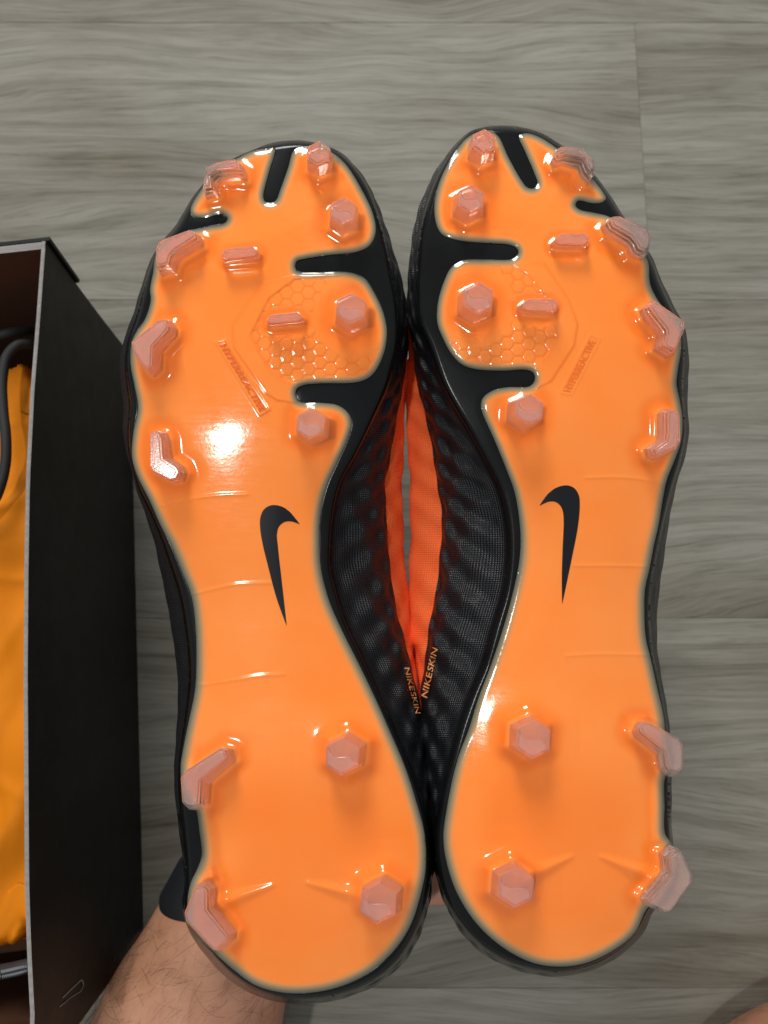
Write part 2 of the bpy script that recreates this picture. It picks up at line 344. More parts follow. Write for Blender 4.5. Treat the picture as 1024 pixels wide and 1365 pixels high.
RIGHT = dict(
 side=-1,
 plate=[(692,181),(700,202),(712,230),(716.6,245),(712,251),(703,250),(697,243),(678,210),(664,181),(654,175),(640,176),(622,184),(602,210),(586,242),(579,274),(582,300),(590,313),(610,320),
        (650,324),(678,326),(689,331),(691,337),(684,345),(650,346),(618,347),(602,356),(594,370),(584,402),(583,430),(590,450),(602,472),(616,486),(634,492),(670,494),(702,493),(711,497),(713,506),(706,515),
        (678,516),(658,520),(644,530),(641,540),(643,550),(658,584),(676,628),(686,656),(692,690),(694,720),(692,750),(683,793),(670,840),(654,888),(638,930),(625,972),(612,1006),(604,1035),
        (596,1076),(591,1116),(596,1152),(610,1192),(636,1232),(672,1264),(712,1284),(748,1288.5),(780,1284),(816,1268),(846,1244),(862,1212),(884,1190),(900,1150),(895,1124),(887,1112),(886,1072),(886,1040),
        (893,1020),(888,990),(885,956),(876,916),(868,880),(861,850),(859,815),(860,785),(866,758),(872,726),(878,700),(884,664),(889,640),(900,612),(908,588),(910,560),(906,532),(902,512),(904,492),(908,466),
        (906,440),(884,410),(871,390),(866,374),(864,348),(846,318),(828,298),(810,288),(794,284),(772,279),(767,273),(771,267.5),(790,271),(802,270),(808,265),(804,256),(790,238),(770,216),(746,200),(722,184),(702,177.5)],
 frame=[(690,169),(662,168),(628,175),(608,195),(588,225),(572,262),(562,300),(556,345),(554,390),(557,430),(570,462),(588,513),(604,544),(625,579),(646,618),(662,650),(671,681),(675,713),(675,748),
        (670,787),(657,832),(641,888),(628,919),(612,964),(601,1004),(592,1040),(584,1080),(580,1116),(582,1152),(592,1192),(612,1230),(642,1262),(680,1284),(716,1294),(752,1296),(790,1287),(826,1267),
        (852,1243),(868,1214),(890,1188),(898,1150),(894,1116),(893,1080),(893,1040),(892,1000),(889,964),(883,928),(876,895),(870,865),(867,830),(867,800),(870,770),(876,740),(882,710),(890,675),(898,645),
        (908,612),(914,580),(913,555),(911,530),(911,505),(913,470),(910,440),(894,406),(881,378),(868,345),(848,312),(830,288),(812,260),(794,236),(770,210),(746,192),(718,176)],
 toe_i=0,
 med_black=[(170,0),(262,8),(310,9),(350,10),(406,11),(440,14),(470,22),(494,27),(547,40),(592,57),(645,78),(697,85),(740,89),(793,89),(840,83),(867,80),(898,74),(925,65),(960,51),(1000,38),(1040,26),(1080,13),(1116,4),(1320,2)],
 med_knit=[(170,-10),(350,0),(430,12),(460,25),(513,43),(592,86),(671,121),(758,127),(819,113),(845,104),(888,87),(925,66),(946,54),(980,25),(1010,8),(1320,-16)],
 lat_black=[(170,0),(300,1),(460,4),(500,7),(560,4),(616,4),(656,4),(688,6),(739,10),(776,11),(800,11),(850,7),(880,5),(930,3),(1040,2),(1320,2)],
 hexes=[(645.5,188,17.5,.0088,1),(628,265,20,.0088,1),(638,397,22.5,.0098,1),(706,546,21.5,.0098,1),(711,986,26.5,.0105,0),(688,1184,27.5,.0105,0)],
 blades=[[(740,319),(748,311),(780,311),(786,317),(785,322),(778,326),(746,325),(741,323)],
         [(696,405),(704,398),(739,398),(745,404),(743,411),(736,415),(702,413),(697,410)]],
 chevrons=[([(741,206),(746,193.5),(777,195),(793,211),(795,224),(788,234),(781,225),(777,213),(755,208),(744,211)],.0075,1),
           ([(811,294),(816,287),(826,286),(862,301),(869,314),(868,331),(861,338),(849,333),(846,325),(840,318),(815,303)],.0075,1),
           ([(864,408),(874,399),(914,427),(915,438),(903,466),(897,470),(882,461),(887,446),(886,440),(867,416)],.0075,1),
           ([(888,549),(893,545),(904,546),(908,556),(909,587),(904,598),(880,609),(873,607),(870,598),(886,587),(888,578)],.0075,1),
           ([(851,972),(856,962),(867,962),(907,983),(913,993),(913,1025),(905,1031),(892,1030),(886,1022),(883,1002),(853,978)],.0085,0),
           ([(889,1142),(901,1132),(911,1136),(925,1167),(924,1177),(896,1216),(886,1218),(865,1208),(862,1201),(892,1166)],.0085,0)],
 ridges=[([(762,1142),(702,1170)],6,1.3),([(801,1142),(868,1168)],6,1.3),([(878,1030),(878,1075),(880,1118)],8,1.6)],
 arcs=[[(781,637),(820,636),(850,638),(888,646)],[(766,754),(815,754),(862,755)],[(756,874),(800,872),(866,873)]],
 hexin=[(680,350),(705,366),(728,396),(738,420),(742,450),(730,474),(712,490),(634,490),(616,484),(602,470),(590,448),(586,430),(588,402),(598,370),(618,350)],
 hexout=[(680,350),(726,352),(758,400),(770,432),(766,460),(735,508),(716,518),(712,490),(634,490),(616,484),(602,470),(590,448),(586,430),(588,402),(598,370),(618,350)],
 clear=(634,408,52,56), hexfaint=[(640,290),(720,260),(720,320),(650,320)],
 badge=[(747,523),(762,526),(800,452),(787,446)], badge_dir=1, letter_gain=.45,
 swoosh=[(719,674.5),(730,659),(742,650),(756,647),(766,651),(772,661),(773,676),(770.5,702),(762,746),(749.5,806),(749,770),(750,735),(751.5,696),(750.5,682),(747,674),(740,669),(731,669)],
 lean_hex={4: (-8, -4), 5: (-8, -8)}, lean_chev={4: (-9, 3), 5: (-10, -6)},
 word=((565.5,929),(580.0,864),8.0), group='pair of football boots held sole up')

def text_mesh(body, extrude=0.0, bold=0.0):
    cu = bpy.data.curves.new('lettering_curve', 'FONT'); cu.body = body; cu.extrude = extrude; cu.resolution_u = 3; cu.offset = bold
    ob = bpy.data.objects.new('lettering_tmp', cu); col.objects.link(ob)
    bpy.context.view_layer.update()
    me = bpy.data.meshes.new_from_object(ob.evaluated_get(bpy.context.evaluated_depsgraph_get()))
    V = np.array([v.co[:] for v in me.vertices]); Fc = [tuple(p.vertices) for p in me.polygons]
    bpy.data.objects.remove(ob); bpy.data.curves.remove(cu); bpy.data.meshes.remove(me)
    return V, Fc
def offset_poly(P, d):
    """inset a polygon by d (px), mitred"""
    P = np.asarray(P, float); n = len(P)
    area2 = np.sum(P[:, 0] * np.roll(P[:, 1], -1) - np.roll(P[:, 0], -1) * P[:, 1]); s = 1 if area2 > 0 else -1
    out = []
    for i in range(n):
        a, b, c = P[i - 1], P[i], P[(i + 1) % n]
        e1 = (b - a) / np.linalg.norm(b - a); e2 = (c - b) / np.linalg.norm(c - b)
        n1 = s * np.array([-e1[1], e1[0]]); n2 = s * np.array([-e2[1], e2[0]])
        m = n1 + n2; L = np.dot(m, n1)
        out.append(b + d * m / max(L, .55))
    return np.array(out)
def prism(levels):
    """levels: list of (N,3) rings from bottom to top -> closed mesh"""
    n = len(levels[0]); V = np.concatenate(levels); F = []
    for k in range(len(levels) - 1):
        for i in range(n):
            j = (i + 1) % n
            F.append((k * n + i, k * n + j, (k + 1) * n + j, (k + 1) * n + i))
    F.append(tuple(range(n))[::-1]); F.append(tuple((len(levels) - 1) * n + i for i in range(n)))
    return V, F
def fix_normals(me):
    bm = bmesh.new(); bm.from_mesh(me); bmesh.ops.recalc_face_normals(bm, faces=bm.faces); bm.to_mesh(me); bm.free()

def build_boot(B, name, label, cat):
    pl = catmull(B['plate'], 5); fr = catmull(B['frame'], 5)
    ctr = fr.mean(0); p0 = cam_pt(ctr[0], 1250.0, DEP(1250.0) + .078)
    root = empty(name, CAM @ Matrix.Translation(Vector(p0))); tag(root, label, cat, B['group'])
    ry_ = np.arange(fr[:, 1].min(), fr[:, 1].max(), 4.0); lo_, hi_ = [], []
    for yv in ry_:
        w_ = fr[np.abs(fr[:, 1] - yv) < 14]; lo_.append(w_[:, 0].min()); hi_.append(w_[:, 0].max())
    kk = np.exp(-(np.arange(-20, 21) / 9.0) ** 2); kk /= kk.sum()
    sm_ = lambda v_: np.convolve(np.pad(v_, 20, mode='edge'), kk, mode='valid')
    xc_ = sm_((np.array(lo_) + hi_) / 2); hw_ = np.maximum(sm_((np.array(hi_) - lo_) / 2), 120)
    def DEPX(x, y): return DEP(y) + .0024 * np.clip(((x - np.interp(y, ry_, xc_)) / np.interp(y, ry_, hw_)) ** 2, 0, 1.2)
    sP = sdf_field(pl, 2.0, 30); sF = sdf_field(fr, 2.5, 30)
    # --- stud footprints in px on the sole plane (straight below the tips)
    def foot(P, h, lean=None):
        P = np.asarray(P, float); c = P.mean(0); D = DEPX(c[0], c[1])
        if lean is not None: return P + np.array(lean, float)
        return (P - [CX, CY]) * (D - h) / D + [CX, CY]
    studs = []
    for (x, y, r, h, fore) in B['hexes']:
        P = np.array([(x + r * math.cos(R(30 + 60 * k + 4)), y + r * math.sin(R(30 + 60 * k + 4))) for k in range(6)])
        studs.append(('hex', P, h, fore, B['lean_hex'].get(len(studs))))
    for P in B['blades']: studs.append(('blade', np.array(P, float), .0055, 1, None))
    for k_, (P, h, fore) in enumerate(B['chevrons']): studs.append(('chevron', np.array(P, float), h, fore, B['lean_chev'].get(k_)))
    # --- relief of the plate (metres, + towards the viewer) on a fine grid
    st = 1.0; x0, y0 = pl.min(0) - 4; x1, y1 = pl.max(0) + 4
    X, Y = np.meshgrid(np.arange(x0, x1, st), np.arange(y0, y1, st)); d = -sP(X, Y)
    H = -.0008 * (1 - np.sqrt(np.clip(1 - (1 - np.clip(d / 8, 0, 1)) ** 2, 0, 1)))
    H -= .0007 * (1 - smoothstep(0, 60, d))
    H += .0006 * np.sin((X * .021 + Y * .013)) * smoothstep(560, 620, Y) * 0
    deep = np.zeros_like(H)
    for kind, P, h, fore, fl in studs:
        Q = foot(P, h, fl); a = Q.min(0) - 45; b = Q.max(0) + 45
        i0, j0 = np.maximum(((a - [x0, y0]) / st).astype(int), 0); i1, j1 = np.maximum(((b - [x0, y0]) / st).astype(int), 0)
        sl = (slice(j0, j1), slice(i0, i1))
        if X[sl].size == 0: continue
        s = np.maximum(sdf(X[sl], Y[sl], Q), 0)
        if kind == 'blade':
            H[sl] += .0006 * np.exp(-(s / 4.5) ** 2) - .00028 * (smoothstep(2, 6, s) - smoothstep(10, 15, s))
            deep[sl] = np.maximum(deep[sl], .6 * smoothstep(0, 5, s) * (1 - smoothstep(7, 14, s)))
        elif kind == 'hex':
            if fore:
                H[sl] += .0012 * np.exp(-(s / 8) ** 2) - .00030 * (smoothstep(3, 10, s) - smoothstep(14, 30, s))
            else:
                H[sl] += .0026 * np.exp(-(s / 12) ** 2) + .0008 * np.exp(-(s / 30) ** 2)
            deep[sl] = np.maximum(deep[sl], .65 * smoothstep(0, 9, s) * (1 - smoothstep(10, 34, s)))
        else:
            H[sl] += .0013 * np.exp(-(s / 8) ** 2) - (.00022 if fore else .00012) * (smoothstep(3, 10, s) - smoothstep(14, 30, s))
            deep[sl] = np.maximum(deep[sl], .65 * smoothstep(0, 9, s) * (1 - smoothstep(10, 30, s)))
    for L, w, hh in B['ridges']:
        L = np.array(L, float); s = pdist(X, Y, L)
        t = np.clip(((X - L[0, 0]) * (L[-1, 0] - L[0, 0]) + (Y - L[0, 1]) * (L[-1, 1] - L[0, 1])) / np.sum((L[-1] - L[0]) ** 2), 0, 1)
        wide = w if w != 6 else 2.2 + 9.0 * t
        H += .001 * hh * (1 if w != 6 else .35 + .65 * t) * np.exp(-(s / wide) ** 2)
        deep = np.maximum(deep, .35 * np.exp(-((s - wide * 1.6) / 5) ** 2))
    _g = np.exp(-(np.arange(-6, 7) / 3.0) ** 2); _g /= _g.sum()
    Hp = np.pad(H, 6, mode='edge'); Hp = sum(_g[k] * Hp[k:k + H.shape[0]] for k in range(13)); H = sum(_g[k] * Hp[:, k:k + H.shape[1]] for k in range(13))
    for L in B['arcs']:
        C = catmull(L, 8, closed=False); s = pdist(X, Y, C)
        H += .00013 * np.exp(-(s / 2.2) ** 2)
    # honeycomb panel with its smooth border band
    hin = sdf(X, Y, np.array(B['hexin'], float)); hout = sdf(X, Y, np.array(B['hexout'], float))
    cxx, cyy, rx, ry = B['clear']
    open_ = smoothstep(.95, 1.05, np.hypot((X - cxx) / rx, (Y - cyy) / ry))
    for kind, P, h, fore, fl in studs:
        if kind == 'blade':
            Q = foot(P, h)
            if hin[int(np.clip(Q.mean(0)[1] - y0, 0, H.shape[0] - 1)), int(np.clip(Q.mean(0)[0] - x0, 0, H.shape[1] - 1))] < 10:
                open_ = open_ * smoothstep(13, 15, np.maximum(sdf(X, Y, Q), 0))
    def hexedge(X, Y, r, ang=0.0):
        ca, sa = math.cos(ang), math.sin(ang); U = X * ca + Y * sa; V = -X * sa + Y * ca
        q = (2 / 3 * U) / r; t = (-1 / 3 * U + math.sqrt(3) / 3 * V) / r
        xx, zz = q, t; yy = -xx - zz
        rx_, ry_, rz_ = np.round(xx), np.round(yy), np.round(zz)
        dx, dy, dz = abs(rx_ - xx), abs(ry_ - yy), abs(rz_ - zz)
        m = (dx > dy) & (dx > dz); rx_ = np.where(m, -ry_ - rz_, rx_); m2 = ~m & (dy > dz); rz_ = np.where(~m & ~m2, -rx_ - ry_, rz_)
        cu = rx_ * 1.5 * r; cv = math.sqrt(3) * r * (rz_ + rx_ / 2)
        a, b = abs(U - cu), abs(V - cv)
        return r * math.sqrt(3) / 2 - np.maximum(b, a * math.sqrt(3) / 2 + b / 2)
    e = hexedge(X, Y, 9.8)
    inside = smoothstep(1, -2, hin) * open_ * smoothstep(5, 9, d)
    H += inside * .00013 * (smoothstep(.5, 1.9, e) - 1)
    deep = np.maximum(deep, .5 * inside * (1 - smoothstep(.4, 1.7, e)))
    band = smoothstep(1.5, -1.5, hout) * smoothstep(-2, 1, hin)
    H += .00020 * band
    line = np.exp(-(hout / 2.0) ** 2) + np.exp(-(hin / 2.4) ** 2) * .8
    deep = np.maximum(deep, .45 * np.clip(line, 0, 1) * smoothstep(14, 22, d))
    fa = smoothstep(4, -12, sdf(X, Y, np.array(B['hexfaint'], float)))
    H += fa * .00004 * (smoothstep(.6, 2.4, e) - 1)
    bd = np.array(B['badge'], float); H += .0003 * B['letter_gain'] * np.exp(-(sdf(X, Y, bd) / 1.5) ** 2)
    deep = np.maximum(deep, .32 * smoothstep(30, 75, d) * smoothstep(960, 1080, Y))
    HF = Field(x0, y0, st, H); DF = Field(x0, y0, st, deep)
    # --- plate
    gx, gy, F = clip_grid(pl, 1.05, sP)
    hh = HF(gx, gy); dd = -sP(gx, gy)
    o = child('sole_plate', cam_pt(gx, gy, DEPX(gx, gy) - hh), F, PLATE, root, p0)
    # smoky rim is wider along the inner side of the heel and arch
    wide = 13 + 5 * smoothstep(600, 760, gy)
    edge = np.clip(dd / wide, 0, 1)
    a = o.data.attributes.new('edge', 'FLOAT', 'POINT'); a.data.foreach_set('value', edge.astype(np.float32))
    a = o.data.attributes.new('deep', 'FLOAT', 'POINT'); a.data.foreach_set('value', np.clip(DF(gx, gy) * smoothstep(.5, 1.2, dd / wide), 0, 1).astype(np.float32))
    fl_ = np.mean([p.normal.z for p in o.data.polygons[:200]])
    if fl_ < 0: o.data.flip_normals()
    # --- black frame with its cross channels
    gx, gy, F = clip_grid(fr, 2.0, sF)
    dF = -sF(gx, gy); out = sP(gx, gy)
    crown = .0007 * (1 - smoothstep(0, 60, np.maximum(-out, 0)))
    h = -.0008 - crown * 1.0 + .0001 * smoothstep(0, 8, out) - .0016 * smoothstep(0, 6, -out)
    h -= .0052 * (1 - np.sqrt(np.clip(1 - (1 - np.clip(dF / 9, 0, 1)) ** 2, 0, 1)))
    o = child('sole_frame', cam_pt(gx, gy, DEPX(gx, gy) - h), F, GLOSS, root, p0)
    if np.mean([p.normal.z for p in o.data.polygons[:200]]) < 0: o.data.flip_normals()
    # --- upper: stacked outlines below the frame
    n = 640
    seg = np.linalg.norm(np.roll(fr, -1, 0) - fr, axis=1); cum = np.concatenate([[0], np.cumsum(seg)])
    tt = np.linspace(0, cum[-1], n, endpoint=False); frc = np.vstack([fr, fr[:1]])
    bx = np.interp(tt, cum, frc[:, 0]); by = np.interp(tt, cum, frc[:, 1])
    tx = np.roll(bx, -2) - np.roll(bx, 2); ty = np.roll(by, -2) - np.roll(by, 2); L = np.hypot(tx, ty); tx /= L; ty /= L
    sgn = 1 if np.sum(bx * np.roll(by, -1) - np.roll(bx, -1) * by) > 0 else -1
    nx, ny = sgn * ty, -sgn * tx
    heel_i = np.argmax(by); toe_i = np.argmin(by)
    ar = np.arange(n); med = ((ar - toe_i) % n) < ((heel_i - toe_i) % n)
    tab = lambda k: np.interp(by, *np.array(B[k], float).T)
    ob = np.where(med, tab('med_black'), tab('lat_black')); okn = np.where(med, tab('med_knit'), tab('lat_black') - 10)
    sx = np.where(med, B['side'], -B['side'])
    heelw = smoothstep(1180, 1290, by) * 5
    def blurc(v, w=9):
        k = np.exp(-(np.arange(-w, w + 1) / (w / 2)) ** 2); k /= k.sum()
        return np.convolve(np.concatenate([v[-w:], v, v[:w]]), k, mode='valid')
    ob = blurc(ob); okn = blurc(okn) + np.where(med & (by > 480) & (by < 860), 3.0, 0)
    endw = smoothstep(.1, .55, np.abs(nx))
    key = [(.0045, 0 * ob - 2.0, 0), (.0070, 0 * ob - .5, 0), (.0100, .10 * ob, .2), (.016, .55 * ob, .7), (.024, .88 * ob, 1), (.030, ob, 1),
           (.0345, ob * .45 + okn * .55, .8), (.040, okn, .6), (.050, okn - 5, 0), (.064, okn - 22, -1), (.074, okn - 52, -3)]
    ks = np.array([k[0] for k in key]); fine = np.concatenate([np.linspace(.0045, .030, 44), np.linspace(.030, .074, 34)[1:]])
    KX = np.array([bx + k[1] * sx * endw + k[2] * heelw * nx for k in key]); KY = np.array([by + k[2] * heelw * ny + np.minimum(k[1], 0) * ny * (1 - endw) for k in key])
    rows_ = []
    cumb = tt
    for dz in fine:
        q = np.interp(dz, ks, np.arange(len(ks))); i = min(int(q), len(ks) - 2)
        # smooth blend through the stacked outlines
        P = [KX[max(i - 1, 0)], KX[i], KX[i + 1], KX[min(i + 2, len(ks) - 1)]]; Pq = [KY[max(i - 1, 0)], KY[i], KY[i + 1], KY[min(i + 2, len(ks) - 1)]]
        u = q - i; h0 = [(-u + 2 * u * u - u ** 3) / 2, (2 - 5 * u * u + 3 * u ** 3) / 2, (u + 4 * u * u - 3 * u ** 3) / 2, (u ** 3 - u * u) / 2]
        x = sum(a_ * b_ for a_, b_ in zip(h0, P)); y = sum(a_ * b_ for a_, b_ in zip(h0, Pq))
        a_ = cumb * 2 * np.pi / 46.0; b_ = dz * 2 * np.pi / .0095
        lump = .62 * np.sin(a_ + .8 * b_ + .5 * np.sin(a_ * .23)) + .45 * np.sin(.5 * a_ - b_ + .7 * np.sin(a_ * .31))
        amp = smoothstep(.009, .014, np.array(dz)) * np.where(med, 1.0, .55)
        x = x + lump * amp * nx; y = y + lump * amp * ny * .5
        dep = DEPX(bx, by) + dz - lump * np.where(dz > .030, .0006, .0010) * smoothstep(.009, .014, np.array(dz)) * (np.where(med, 1, .3))
        rows_.append(cam_pt(x, y, dep))
    V = np.array(rows_); nk = len(fine)
    uvU = np.cumsum(np.full(n, cum[-1] / n)) / 3.0
    arc = np.concatenate([[0], np.cumsum(np.linalg.norm(np.diff(V, axis=0), axis=2).mean(1) / .00072)])
    kn = med & (by > 430) & (by < 985)
    allF = []; mask = []; ii = np.arange(n); jj = (ii + 1) % n
    for k in range(nk - 1):
        allF.append(np.stack([k * n + ii, k * n + jj, (k + 1) * n + jj, (k + 1) * n + ii], 1)); mask.append(kn if fine[k] >= .0299 else np.zeros(n, bool))
    allF = np.concatenate(allF); mask = np.concatenate(mask)
    U = np.tile(uvU, nk); W = np.repeat(arc, n); flat = V.reshape(-1, 3)
    def piece(nm, sel, mat, extra=None):
        F = allF[sel]; us = np.unique(F); remap = np.full(len(flat), -1); remap[us] = np.arange(len(us))
        F2 = remap[F]; o = child(nm, flat[us], F2, mat, root, p0)
        uv = o.data.uv_layers.new(name='UVMap'); idx = us[F2.ravel()]
        c = np.stack([U[idx], W[idx]], 1)
        wrap = (F[:, 1] % n == 0) & (F[:, 0] % n == n - 1)
        cc = c.reshape(-1, 4, 2); cc[wrap, 1, 0] += U[n - 1] - U[0] + U[0]; cc[wrap, 2, 0] += U[n - 1] - U[0] + U[0]
        uv.data.foreach_set('uv', cc.reshape(-1).astype(np.float32))
        bm = bmesh.new(); bm.from_mesh(o.data); bmesh.ops.recalc_face_normals(bm, faces=bm.faces); bm.to_mesh(o.data); bm.free()
        return o
    heel = np.tile(by > 1085, nk - 1)
    up = piece('upper', ~mask & ~heel, UPPER); piece('heel_counter', ~mask & heel, GLOSS); kp = piece('knit_panel', mask, KNIT)
    # thin bright piping line where sole frame meets the upper
    # --- studs
    for kind, P, h, fore, fl in studs:
        c = P.mean(0); D = float(DEPX(c[0], c[1])); T = cam_pt(P[:, 0], P[:, 1], np.full(len(P), D - h))   # tip outline
        cc = T.mean(0)
        lean_m = np.zeros(2) if fl is None else (cam_pt(c[0] + fl[0], c[1] + fl[1], D) - cc)[:2]
        def ring(scale, z, Q=T):
            q = cc + (Q - cc) * scale; q = q.copy(); q[:, 2] = -D + z; q[:, :2] += lean_m * (1 - z / h); return q
        if kind == 'hex':
            V_, F_ = prism([ring(1.30, -.0016), ring(1.24, .0004), ring(1.10, h * .55), ring(1.0, h - .0004)])
        elif kind == 'blade':
            V_, F_ = prism([ring(1.22, -.0016), ring(1.16, .0004), ring(1.0, h)])
        else:
            def lv(k, z):
                q = offset_poly(P, k); q = cam_pt(q[:, 0], q[:, 1], np.full(len(q), D - h)); q[:, 2] = -D + z; q[:, :2] += lean_m * (1 - z / h); return q
            V_, F_ = prism([lv(-2.8, -.0016), lv(-2.6, .0004), lv(-1.9, h * .52), lv(-.3, h * .55), lv(.1, h * .78), lv(1.7, h * .80), lv(2.0, h)])
        base = np.array([cc[0], cc[1], -D])
        me = mesh_np('stud', V_ - base, F_, False); fix_normals(me); bevel_mesh(me, {'hex': .00026, 'blade': .00030, 'chevron': .00010}[kind], 1)
        so = link('stud', me, STUD, root); so.location = base - p0
        # raised wear pad moulded on the tip
        if kind == 'hex':
            r_ = np.linalg.norm(T[0] - cc); rot = random.uniform(-.3, .3)
            A_, B_ = (T[0] - cc) * .84, (T[3] - cc) * .84; nn_ = np.array([-(B_ - A_)[1], (B_ - A_)[0], 0]); nn_ /= np.linalg.norm(nn_)
            q = [cc + (T[k % 6] - cc) * .84 for k in range(0, 4)] + [cc + B_ + (A_ - B_) * t_ + nn_ * r_ * .22 * math.sin(2 * math.pi * t_) for t_ in np.linspace(.12, .88, 9)]
            q = np.array(q); lo = q.copy(); hi = cc + (q - cc) * .96; lo[:, 2] = -D + h - .0007; hi[:, 2] = -D + h + .0003
        elif kind == 'chevron':
            q = offset_poly(P, 4.6); q = cam_pt(q[:, 0], q[:, 1], np.full(len(q), D - h)); q2 = offset_poly(P, 5.0); q2 = cam_pt(q2[:, 0], q2[:, 1], np.full(len(q2), D - h))
            lo = q.copy(); hi = q2.copy(); lo[:, 2] = -D + h - .0007; hi[:, 2] = -D + h + .00045
        else: continue
        V_, F_ = prism([lo, hi]); me = mesh_np('wear_pad', V_ - base, F_, False); fix_normals(me); bevel_mesh(me, .00010, 1)
        link('wear_pad', me, STUD, so)
    # --- emblem on the arch
    sw = catmull(B['swoosh'], 6) if False else None
    raw = np.array(B['swoosh'], float); sharp = {0, np.argmax(raw[:, 1])}
    i1 = int(np.argmax(raw[:, 1]))
    sw = np.vstack([catmull(raw[:i1 + 1], 8, False)[:-1], catmull(np.vstack([raw[i1:], raw[:1]]), 8, False)[:-1]])
    sS = sdf_field(sw, .5, 8)
    gx, gy, F = clip_grid(sw, .8, sS)
    o = child('emblem', cam_pt(gx, gy, DEPX(gx, gy) - HF(gx, gy) - .00010), F, EMBLEM, root, p0)
    if np.mean([p.normal.z for p in o.data.polygons[:50]]) < 0: o.data.flip_normals()
    # --- moulded word in its frame on the forefoot
    V_, F_ = text_mesh('HYPERREACTIVE', .5)
    mn, mx = V_.min(0), V_.max(0); u = (V_[:, 0] - mn[0]) / (mx[0] - mn[0]); w = (V_[:, 1] - mn[1]) / (mx[1] - mn[1]); z = V_[:, 2] > 0
    a_, b_, c_, e_ = bd     # a-b short top end, b-c long side, e-a long side
    if B['side'] > 0: O, ex, ey = e_ * 0 + a_, e_ - a_, b_ - a_
    else: O, ex, ey = b_, c_ - b_, a_ - b_
    pu = .04 + .92 * u; pv = .16 + .68 * w
    qx = O[0] + pu * ex[0] + pv * ey[0]; qy = O[1] + pu * ex[1] + pv * ey[1]
    o = child('lettering', cam_pt(qx, qy, DEPX(qx, qy) - HF(qx, qy) - np.where(z, .00034 * B['letter_gain'], -.0002)), F_, LETTER, root, p0, False)
    fix_normals(o.data)
    # --- printed word on the skin of the upper near the knit
    fv = flat; pr = np.stack([CX + FPX * fv[:, 0] / -fv[:, 2], CY - FPX * fv[:, 1] / -fv[:, 2]], 1)
    s_, t_, ht = B['word']; s_ = np.array(s_); t_ = np.array(t_); ex = t_ - s_; ln = np.linalg.norm(ex); ex = ex / ln
    ey = np.array([ex[1], -ex[0]])
    bb = (np.abs(pr - (s_ + t_) / 2).max(1) < 60); pv_, pd = pr[bb], -fv[bb][:, 2]
    Va, Fa = text_mesh('NIKE', 0, .010); Vb, Fb = text_mesh('SKIN')
    def unit(V_, a_, b_):
        mn, mx = V_.min(0), V_.max(0); return a_ + (b_ - a_) * (V_[:, 0] - mn[0]) / (mx[0] - mn[0]), (V_[:, 1] - mn[1]) / (mx[1] - mn[1])
    ua, wa = unit(Va, 0, .50); ub, wb = unit(Vb, .535, 1.0); u = np.concatenate([ua, ub]); w = np.concatenate([wa, wb])
    F1 = Fa + [tuple(i + len(Va) for i in f) for f in Fb]
    q = s_ + np.outer(u * ln, ex) + np.outer((w - .5) * ht + .18 * 0, ey) + np.outer((w - .5) * ht * .2, ex)
    dd_ = []
    for p in q:
        dist = np.sum((pv_ - p) ** 2, 1); k = np.argsort(dist)[:16]; dd_.append(pd[k].min())
    dd_ = np.array(dd_)
    o = child('lettering', cam_pt(q[:, 0], q[:, 1], dd_ - .0008), F1, PRINT, root, p0, False)
    return root
build_boot(LEFT, 'football_boot', 'black football boot with orange sole on the left, nearer the shoe box', 'boot')
build_boot(RIGHT, 'football_boot', 'black football boot with orange sole on the right, away from the shoe box', 'boot')

# ------------------------------------------------------------------ shoe box
M = N('black_card'); v = M.coord('Object')
M.l(M.ramp(M.noise(v, 25, 4), [(.3, g1(.004)), (.7, g1(.007))]), M.b.inputs['Base Color'])
M.l(M.ramp(M.noise(v, 70, 6, .7), [(.3, g1(.46)), (.7, g1(.56))]), M.b.inputs['Roughness'])
M.set(Specular_IOR_Level=.28); M.bump(M.mix(.5, M.noise(v, 350, 3), M.noise(v, 40, 4)), .05, .0008); CARD = M.m
M = N('brown_card'); v = M.coord('Object')
M.l(M.mix(M.noise(v, 60, 4), srgb(58, 30, 6), srgb(72, 38, 10)), M.b.inputs['Base Color']); M.set(Roughness=.85); BROWN = M.m
M = N('cut_board'); v = M.coord('Object', (1, 60, 300))
M.l(M.mix(M.noise(v, 8, 4), srgb(104, 101, 100), srgb(160, 156, 152)), M.b.inputs['Base Color']); M.set(Roughness=.9); CUT = M.m
HB = .126
tp = [on_plane(x, y, HB) for x, y in ((61, 322), (54, 420), (46, 520), (40, 640), (38, 760), (37, 900), (38, 1040), (39, 1180), (42, 1270), (47, 1365))]
bt = [on_plane(x, y, 0) for x, y in ((175, 560), (179, 660), (184, 900), (187, 1060), (191, 1230))]
tY = np.array([p[1] for p in tp])[::-1]; tX = np.array([p[0] for p in tp])[::-1]
bl = np.polyfit([p[1] for p in bt], [p[0] for p in bt], 1)
YF, YN = tp[0][1], on_plane(184, 1248, 0)[1]
def xtop(y): return np.interp(y, tY, tX)
def xbot(y): return bl[0] * y + bl[1]
bx_c = np.array([-.235, (YF + YN) / 2, 0])
box = empty('shoe_box', Matrix.Translation(Vector(bx_c)))
tag(box, 'open black cardboard shoe box with brown inside at the left edge', 'box')
